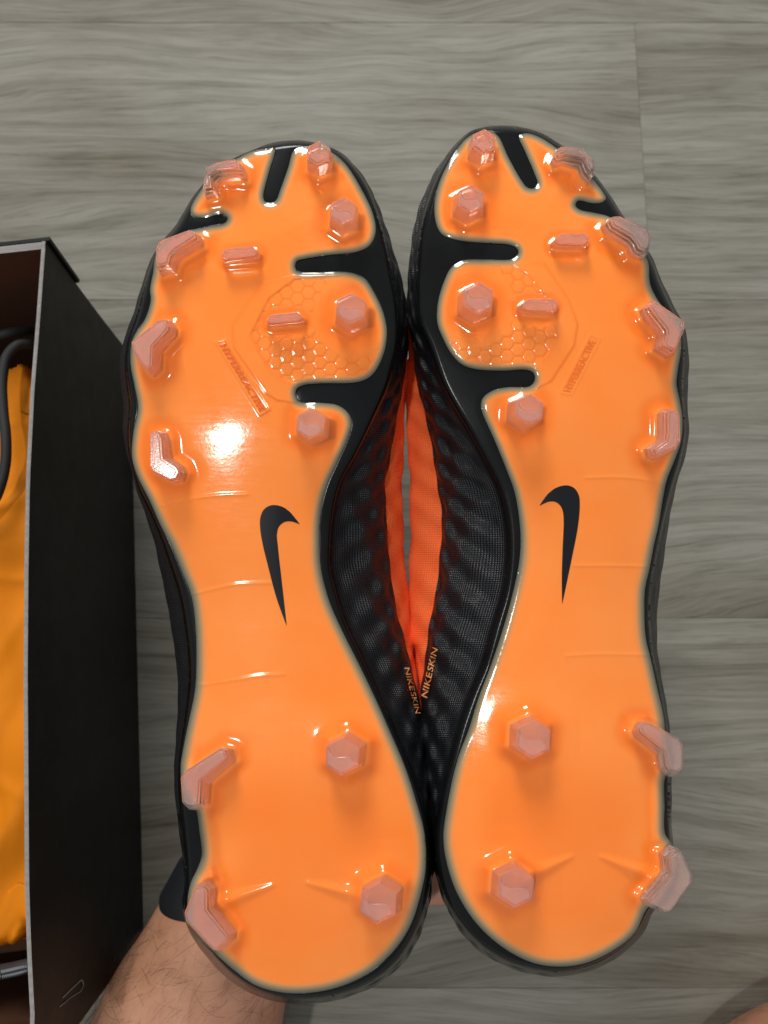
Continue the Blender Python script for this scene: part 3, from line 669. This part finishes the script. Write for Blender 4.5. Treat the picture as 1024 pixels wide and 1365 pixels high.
def wall_grid(fn_out, fn_in, nm):
    """a card wall: outer skin, inner skin and cut top edge; fn(s,t) -> world point"""
    ns, ntt = 40, 10; S, T = np.meshgrid(np.linspace(0, 1, ns), np.linspace(0, 1, ntt))
    P = fn_out(S, T); Q = fn_in(S, T); n = ns
    j, i = np.meshgrid(np.arange(ntt - 1), np.arange(ns - 1), indexing='ij'); i = i.ravel(); j = j.ravel()
    F = np.stack([j * n + i, j * n + i + 1, (j + 1) * n + i + 1, (j + 1) * n + i], 1)
    w = link(nm, mesh_np(nm, P.reshape(-1, 3) - bx_c, F), CARD, box)
    li = link('lining', mesh_np('lining', Q.reshape(-1, 3) - bx_c, F[:, ::-1]), BROWN, w)
    E = np.concatenate([P[-1], (P[-1] + Q[-1]) / 2 + [0, 0, .0004], Q[-1]]); k = np.arange(ns - 1)
    FE = np.concatenate([np.stack([k, k + 1, n + k + 1, n + k], 1), np.stack([n + k, n + k + 1, 2 * n + k + 1, 2 * n + k], 1)])
    # close the ends so the board has real thickness
    ed = link('cut_edge', mesh_np('cut_edge', E - bx_c, FE), CUT, w)
    return w
TH = .0016
cn = math.atan(bl[0])
def right_wall(inset):
    def f(S, T):
        y = YN + (YF - YN) * S; x = xbot(y) + (xtop(y) - xbot(y)) * T ** 1.3 - inset
        return np.stack([x, y - inset * 0, HB * T + 0 * x], -1)
    return f
wall_grid(right_wall(0), right_wall(TH), 'wall')
ex = np.array([-math.cos(cn) * 1.0, -math.sin(-cn) * -1.0, 0]); ex = np.array([-math.cos(cn + R(4)), -math.sin(R(7)), 0]); ex /= np.linalg.norm(ex)
WID = .205
def end_wall(Y, inset, lean=0.0):
    def f(S, T):
        x0 = xbot(Y) + (xtop(Y) - xbot(Y)) * T ** 1.3; x = x0 + ex[0] * WID * S; y = Y + ex[1] * WID * S + inset + 0 * T
        return np.stack([x, y, HB * T + 0 * x], -1)
    return f
wall_grid(end_wall(YF, 0), end_wall(YF, -.0032), 'wall')
wall_grid(end_wall(YN, 0), end_wall(YN, TH), 'wall')
def left_wall(inset):
    def f(S, T):
        y = YN + (YF - YN) * S + ex[1] * WID; x = xbot(y) + ex[0] * WID + inset + 0 * T
        return np.stack([x, y, HB * T], -1)
    return f
wall_grid(left_wall(0), left_wall(TH), 'wall')
# bottom and the folded tab on the far end
bm_pts = np.array([[xbot(YN) - .001, YN + .001, .002], [xbot(YF) - .001, YF - .001, .002], [xbot(YF) + ex[0] * WID, YF + ex[1] * WID, .002], [xbot(YN) + ex[0] * WID, YN + ex[1] * WID, .002]])
link('bottom', mesh_np('bottom', bm_pts - bx_c, [(0, 1, 2, 3)], False), BROWN, box)
ff = end_wall(YF, .0035); q = []
for s, t in ((-.006, 1.0), (.9, 1.0), (.9, .70), (-.006, .70)):
    for off_ in (0, .0016): p = end_wall(YF, .0008 + off_)(np.array(s), np.array(t)); q.append(p - bx_c - np.array([0, 0, .0006]))
me = mesh_np('folded_tab', np.array(q), [(0, 2, 4, 6), (1, 7, 5, 3), (0, 1, 3, 2), (2, 3, 5, 4), (4, 5, 7, 6), (6, 7, 1, 0)], False); fix_normals(me)
link('folded_tab', me, CARD, box)
# grey for the outline mark near the front corner of the box wall
M = N('grey_mark'); M.set(Base_Color=srgb(120, 120, 118), Roughness=.3); MARK = M.m
def wall_hit(px, py):
    lo, hi = 0.0, 1.0                     # point of the bowed right wall seen at this pixel
    for _ in range(40):
        m = (lo + hi) / 2; p = on_plane(px, py, HB * m); x = xbot(p[1]) + (xtop(p[1]) - xbot(p[1])) * m ** 1.3
        if p[0] > x: hi = m
        else: lo = m
    return on_plane(px, py, HB * (lo + hi) / 2)
# ------------------------------------------------------------------ bag in the box
M = N('amber_fabric'); v = M.coord('Object')
M.l(M.mix(M.noise(v, 40, 4), srgb(200, 112, 0), srgb(214, 124, 2)), M.b.inputs['Base Color'])
M.set(Roughness=.7, Specular_IOR_Level=.2); M.bump(M.noise(v, 1800, 2), .12, .0005); FAB = M.m
M = N('black_cord'); M.set(Base_Color=g1(.012), Roughness=.7); CORD = M.m
M = N('grey_fleck'); M.set(Base_Color=srgb(110, 112, 118), Roughness=.7); FLECK = M.m
bag0 = np.array([-.19, 0, .08]); bag = empty('drawstring_bag', Matrix.Translation(Vector(bag0)))
tag(bag, 'crumpled amber drawstring bag with black cord inside the shoe box', 'bag')
ZB = .092
far_b, near_b = on_plane(20, 474, ZB), on_plane(20, 1278, ZB)
ns, nt = 90, 200
S, T = np.meshgrid(np.linspace(0, 1, ns), np.linspace(0, 1, nt))
yy = near_b[1] + (far_b[1] - near_b[1]) * T
xr = xbot(yy) + (xtop(yy) - xbot(yy)) * .7 - TH - .0012
xx = xr - .165 * S
rng = np.random.RandomState(3)
Z = np.full(S.shape, ZB)
for k in range(120):
    a = rng.uniform(-.5, .5) + (math.pi / 2 if k % 3 else 0); w = rng.uniform(.006, .022); cxk = rng.uniform(-.34, -.135); cyk = rng.uniform(yy.min(), yy.max())
    dx, dy = xx - cxk, yy - cyk; al = dx * math.cos(a) + dy * math.sin(a); ac = -dx * math.sin(a) + dy * math.cos(a) + .006 * np.sin(al * 60 + k)
    Z += rng.uniform(-.0050, .0045) * np.exp(-(ac / w) ** 2) * np.exp(-(al / .05) ** 2)
    Z += rng.uniform(-.0012, .0022) * np.exp(-np.abs(ac / (w * .25)) ** 1.3) * np.exp(-(al / .03) ** 2)
roll = np.minimum(T, 1 - T); edge_j = .012 + .006 * np.sin(S * 37) + .003 * np.sin(S * 91)
Z -= .03 * (1 - smoothstep(0, 1, roll * (yy.max() - yy.min()) / edge_j)) ** 1.5
yy2 = yy + .004 * np.sin(S * 41 + 1) * (T > .9) - .005 * np.sin(S * 45) * (T < .1)
P = np.stack([xx, yy2, Z], -1).reshape(-1, 3) - bag0
j, i = np.meshgrid(np.arange(nt - 1), np.arange(ns - 1), indexing='ij'); i = i.ravel(); j = j.ravel()
F = np.stack([j * ns + i, j * ns + i + 1, (j + 1) * ns + i + 1, (j + 1) * ns + i], 1)[:, ::-1]
link('fabric', mesh_np('fabric', P, F), FAB, bag)
def tube(pts, rad, seg=10):
    pts = np.asarray(pts, float); t = np.gradient(pts, axis=0); t /= np.linalg.norm(t, axis=1)[:, None]
    V = []; upv = np.array([0, 0, 1.0])
    for k, (p, d) in enumerate(zip(pts, t)):
        a = np.cross(d, upv)
        if np.linalg.norm(a) < 1e-4: a = np.cross(d, [1, 0, 0])
        a /= np.linalg.norm(a); b = np.cross(a, d); r = rad[k] if np.ndim(rad) else rad
        for q in range(seg):
            an = 2 * math.pi * q / seg; V.append(p + r * (math.cos(an) * a + math.sin(an) * b))
    F = []
    for k in range(len(pts) - 1):
        for q in range(seg): F.append((k * seg + q, k * seg + (q + 1) % seg, (k + 1) * seg + (q + 1) % seg, (k + 1) * seg + q))
    F.append(tuple(range(seg))[::-1]); F.append(tuple((len(pts) - 1) * seg + q for q in range(seg)))
    return np.array(V), F
def cordpath(px, z):
    c = catmull(np.array([on_plane(x, y, zz) for (x, y), zz in zip(px, z)]), 10, False); return c
def cord(px, z, r, name='cord'):
    c = cordpath(px, z); V, F = tube(c, r); o = link(name, mesh_np(name, V - bag0, F), CORD, bag); return o, c
cord([(60, 470), (40, 459), (24, 460), (10, 474), (3, 505), (4, 545), (8, 585), (7, 620), (-2, 655), (-20, 690)], [.085, .1, .104, .105, .105, .105, .105, .104, .103, .1], .0022)
cord([(50, 441), (30, 441), (10, 444), (-20, 452)], [.08, .09, .095, .095], .0022)
o, c = cord([(60, 1282), (36, 1288), (10, 1294), (-30, 1300)], [.1, .104, .104, .1], .0028)
for k in range(3, len(c) - 4, 1):
    for sgn_ in (-1, 1):
        p = c[k]; d = c[k + 1] - c[k]; d /= np.linalg.norm(d); s_ = np.cross(d, [0, 0, 1]); 
        a_ = p + s_ * .0004 * sgn_ + np.array([0, 0, .0027]); b_ = p + s_ * .0014 * sgn_ + d * .0010 + np.array([0, 0, .0024])
        V, F = tube([a_, (a_ + b_) / 2 + np.array([0, 0, .0003]), b_], .00032, 6); link('stitch', mesh_np('stitch', V - c[0], F), FLECK, o).location = c[0] - bag0

# thin grey outline mark laid on the box wall near the front corner
for pts in ([(83, 1330), (95, 1318), (108, 1306)], [(108, 1306), (110.5, 1313), (106, 1322)], [(106, 1322), (93, 1330), (79, 1342)]):
    c = catmull(np.array([wall_hit(*p) + np.array([.0003, 0, 0]) for p in pts]), 6, False); V, F = tube(c, .00022, 6)
    link('mark_line', mesh_np('mark_line', V - bx_c, F), MARK, box)

# ------------------------------------------------------------------ person: forearm with hand under the boots, and a bare leg
M = N('skin'); v = M.coord('Object')
sk = M.mix(M.ramp(M.noise(v, 45, 5, .6), [(.3, g1(0)), (.7, g1(1))]), srgb(160, 112, 84), srgb(188, 140, 110))
sk = M.mix(M.ramp(M.noise(v, 16, 3), [(.4, g1(0)), (.75, g1(.5))]), sk, srgb(186, 122, 100))
M.l(sk, M.b.inputs['Base Color']); M.set(Roughness=.5, Subsurface_Weight=.15, Subsurface_Radius=(.006, .002, .001))
vo = M.n('ShaderNodeTexVoronoi', feature='DISTANCE_TO_EDGE'); vo.inputs['Scale'].default_value = 700; M.l(v, vo.inputs['Vector'])
M.bump(M.mix(.6, M.noise(v, 300, 4), vo.outputs['Distance']), .25, .0006); SKIN = M.m
M = N('hair'); M.set(Base_Color=srgb(70, 46, 32), Roughness=.5); HAIR = M.m
M = N('strap_rubber'); v = M.coord('Object'); M.set(Base_Color=srgb(17, 19, 23), Roughness=.6); M.bump(M.noise(v, 500, 2), .1, .0005); STRAP = M.m
person0 = to_world(cam_pt(300, 1225, .322)); person = empty('person', Matrix.Translation(Vector(person0)))
tag(person, 'person reaching in from below, bare hairy forearm with dark watch strap under the left boot', 'person')
def limb(nodes):
    """tapered elliptical tube through (px, py, depth, half width, half height) nodes, rounded ends"""
    C = catmull(np.array([list(to_world(cam_pt(x, y, d)) - person0) + [a, b] for x, y, d, a, b in nodes]), 8, False)
    P, ra, rb = C[:, :3], C[:, 3], C[:, 4]; t = np.gradient(P, axis=0); t /= np.linalg.norm(t, axis=1)[:, None]
    L = []; seg = 24
    def ringat(p, d, a, b):
        s_ = np.cross(d, [0, 0, 1.0]); s_ /= np.linalg.norm(s_); u_ = np.cross(s_, d)
        return np.array([p + a * math.cos(2 * math.pi * q / seg) * s_ + b * math.sin(2 * math.pi * q / seg) * u_ for q in range(seg)])
    m = min(ra[0], rb[0])
    for k in (1.0, .8, .45): L.append(ringat(P[0] - t[0] * m * k, t[0], ra[0] * max(math.sqrt(1 - k * k), .05), rb[0] * max(math.sqrt(1 - k * k), .05)))
    for k in range(len(P)): L.append(ringat(P[k], t[k], ra[k], rb[k]))
    m = min(ra[-1], rb[-1])
    for k in (.45, .8, 1.0): L.append(ringat(P[-1] + t[-1] * m * k, t[-1], ra[-1] * max(math.sqrt(1 - k * k), .05), rb[-1] * max(math.sqrt(1 - k * k), .05)))
    return prism(L)
def fuse(name, limbs, mat, voxel=.0022):
    V, F = [], []
    for nd in limbs:
        v_, f_ = limb(nd); b = len(V); V.extend(v_); F.extend(tuple(i + b for i in f) for f in f_)
    me = mesh_np(name, V, F); fix_normals(me)
    ob = bpy.data.objects.new(name, me); col.objects.link(ob)
    rm = ob.modifiers.new('remesh', 'REMESH'); rm.mode = 'VOXEL'; rm.voxel_size = voxel; rm.use_smooth_shade = True
    sm = ob.modifiers.new('smooth', 'SMOOTH'); sm.factor = .5; sm.iterations = 12
    bpy.context.view_layer.update()
    m2 = bpy.data.meshes.new_from_object(ob.evaluated_get(bpy.context.evaluated_depsgraph_get()))
    bpy.data.objects.remove(ob); m2.name = name; m2.polygons.foreach_set('use_smooth', np.ones(len(m2.polygons), bool))
    m2.materials.clear(); return link(name, m2, mat, person)
fr_ = lambda pts, r: [(x, y, d, r * (1 - .07 * q), r * (1 - .07 * q)) for q, (x, y, d) in enumerate(pts)]
arm = fuse('arm', [
    [(150, 1720, .338, .051, .047), (195, 1560, .334, .049, .044), (232, 1440, .330, .0465, .040), (258, 1355, .327, .0425, .036), (284, 1285, .325, .0365, .030), (306, 1222, .323, .0315, .0255),
     (332, 1165, .324, .030, .0215), (368, 1118, .328, .035, .018), (410, 1088, .331, .037, .015), (440, 1080, .333, .034, .012)],
    fr_([(420, 1040, .331), (470, 1015, .334), (512, 1015, .336), (552, 1028, .335), (580, 1050, .332)], .0095),
    fr_([(430, 1075, .332), (480, 1068, .335), (525, 1068, .337), (570, 1084, .337), (605, 1110, .333)], .0098),
    fr_([(430, 1105, .332), (478, 1118, .335), (522, 1126, .337), (565, 1142, .337), (600, 1162, .333)], .0095),
    fr_([(420, 1135, .331), (465, 1162, .334), (508, 1178, .335), (550, 1186, .334), (592, 1188, .331)], .0088),
    fr_([(345, 1180, .323), (385, 1205, .321), (430, 1216, .320), (470, 1222, .320)], .0118)], SKIN)
leg = fuse('leg', [[(960, 1750, .335, .055, .055), (1010, 1610, .330, .053, .053), (1075, 1528, .326, .051, .051), (1190, 1480, .326, .052, .050), (1400, 1440, .330, .056, .054)]], SKIN, .003)
# strap round the wrist
from mathutils.bvhtree import BVHTree
def bvh_of(o): return BVHTree.FromPolygons([v.co[:] for v in o.data.vertices], [tuple(p.vertices) for p in o.data.polygons])
bv = bvh_of(arm)
w0 = to_world(cam_pt(322, 1186, .3238)) - person0; w1 = to_world(cam_pt(348, 1122, .3255)) - person0
ax = CAM.to_3x3() @ Vector((-.12, 1, 0)); ax.normalize(); a1 = ax.orthogonal().normalized(); a2 = ax.cross(a1)
ns_, nr = 72, 7; V = []
for k in range(nr):
    c0 = Vector(w0).lerp(Vector(w1), k / (nr - 1))
    for q in range(ns_):
        an = 2 * math.pi * q / ns_; dv = a1 * math.cos(an) + a2 * math.sin(an)
        hit = bv.ray_cast(c0, dv, .1)
        rr = (hit[3] if hit[0] is not None else .03) + (.0022 if 0 < k < nr - 1 else .0004); rr = min(rr, .045)
        V.append(tuple(c0 + dv * rr))
F = [(k * ns_ + q, k * ns_ + (q + 1) % ns_, (k + 1) * ns_ + (q + 1) % ns_, (k + 1) * ns_ + q) for k in range(nr - 1) for q in range(ns_)]
me = mesh_np('watch_strap', V, F); fix_normals(me); link('watch_strap', me, STRAP, person)
# body hair: individual bent strands lying on the skin
def hairs(o, count, cond, seed, nm):
    rg = random.Random(seed); me = o.data; bvv = bvh_of(o); tris = []
    me.calc_loop_triangles(); wts = [t.area for t in me.loop_triangles]; lt = list(me.loop_triangles)
    V, F = [], []
    flow = Vector(tuple(w1 - w0)).normalized()
    tries = 0
    while count > 0 and tries < 60000:
        tries += 1
        t = rg.choices(lt, wts)[0] if False else lt[rg.randrange(len(lt))]
        a, b = rg.random(), rg.random()
        if a + b > 1: a, b = 1 - a, 1 - b
        p0_, p1_, p2_ = (me.vertices[i].co for i in t.vertices); p = p0_ + (p1_ - p0_) * a + (p2_ - p0_) * b
        wp = Vector(person0) + p; cp = CAM.inverted() @ wp
        sx_, sy_ = CX + FPX * cp.x / -cp.z, CY - FPX * cp.y / -cp.z
        if not cond(sx_, sy_): continue
        nrm = t.normal; side = Vector((-1, -.7, 0)) * rg.choice([1, 1, 1, 1, -.4])
        d = (flow * rg.uniform(-.3, .3) + side * rg.uniform(.4, 1.0) + Vector((rg.uniform(-.4, .4), rg.uniform(-.4, .4), 0))).normalized()
        d = (d - nrm * d.dot(nrm)).normalized(); ln = rg.uniform(.006, .017); bend = nrm.cross(d) * rg.uniform(-.9, .9)
        pts = []
        for k in range(6):
            s = k / 5; q = p + (d * s + bend * s * s) * ln + nrm * (.0018 * math.sin(s * 2.4) + .0002)
            loc, nn, ix, ds = bvv.find_nearest(q)
            if loc is not None and (q - loc).dot(nn) < .0003: q = loc + nn * .0003
            pts.append(np.array(q))
        rf = rg.uniform(.4, .95); rad = [r_ * rf for r_ in (.00006, .00006, .00006, .00005, .00004, .00002)]
        vv, f2 = tube(pts, rad, 3); bs = len(V); V.extend(vv); F.extend(tuple(i + bs for i in f) for f in f2); count -= 1
    ho = link(nm, mesh_np(nm, V, F), HAIR, person); ho['kind'] = 'stuff'
hairs(arm, 900, lambda x, y: 60 < x < 400 and 1225 < y < 1400, 5, 'arm_hair')
hairs(leg, 160, lambda x, y: 880 < x < 1080 and 1300 < y < 1420, 6, 'leg_hair')
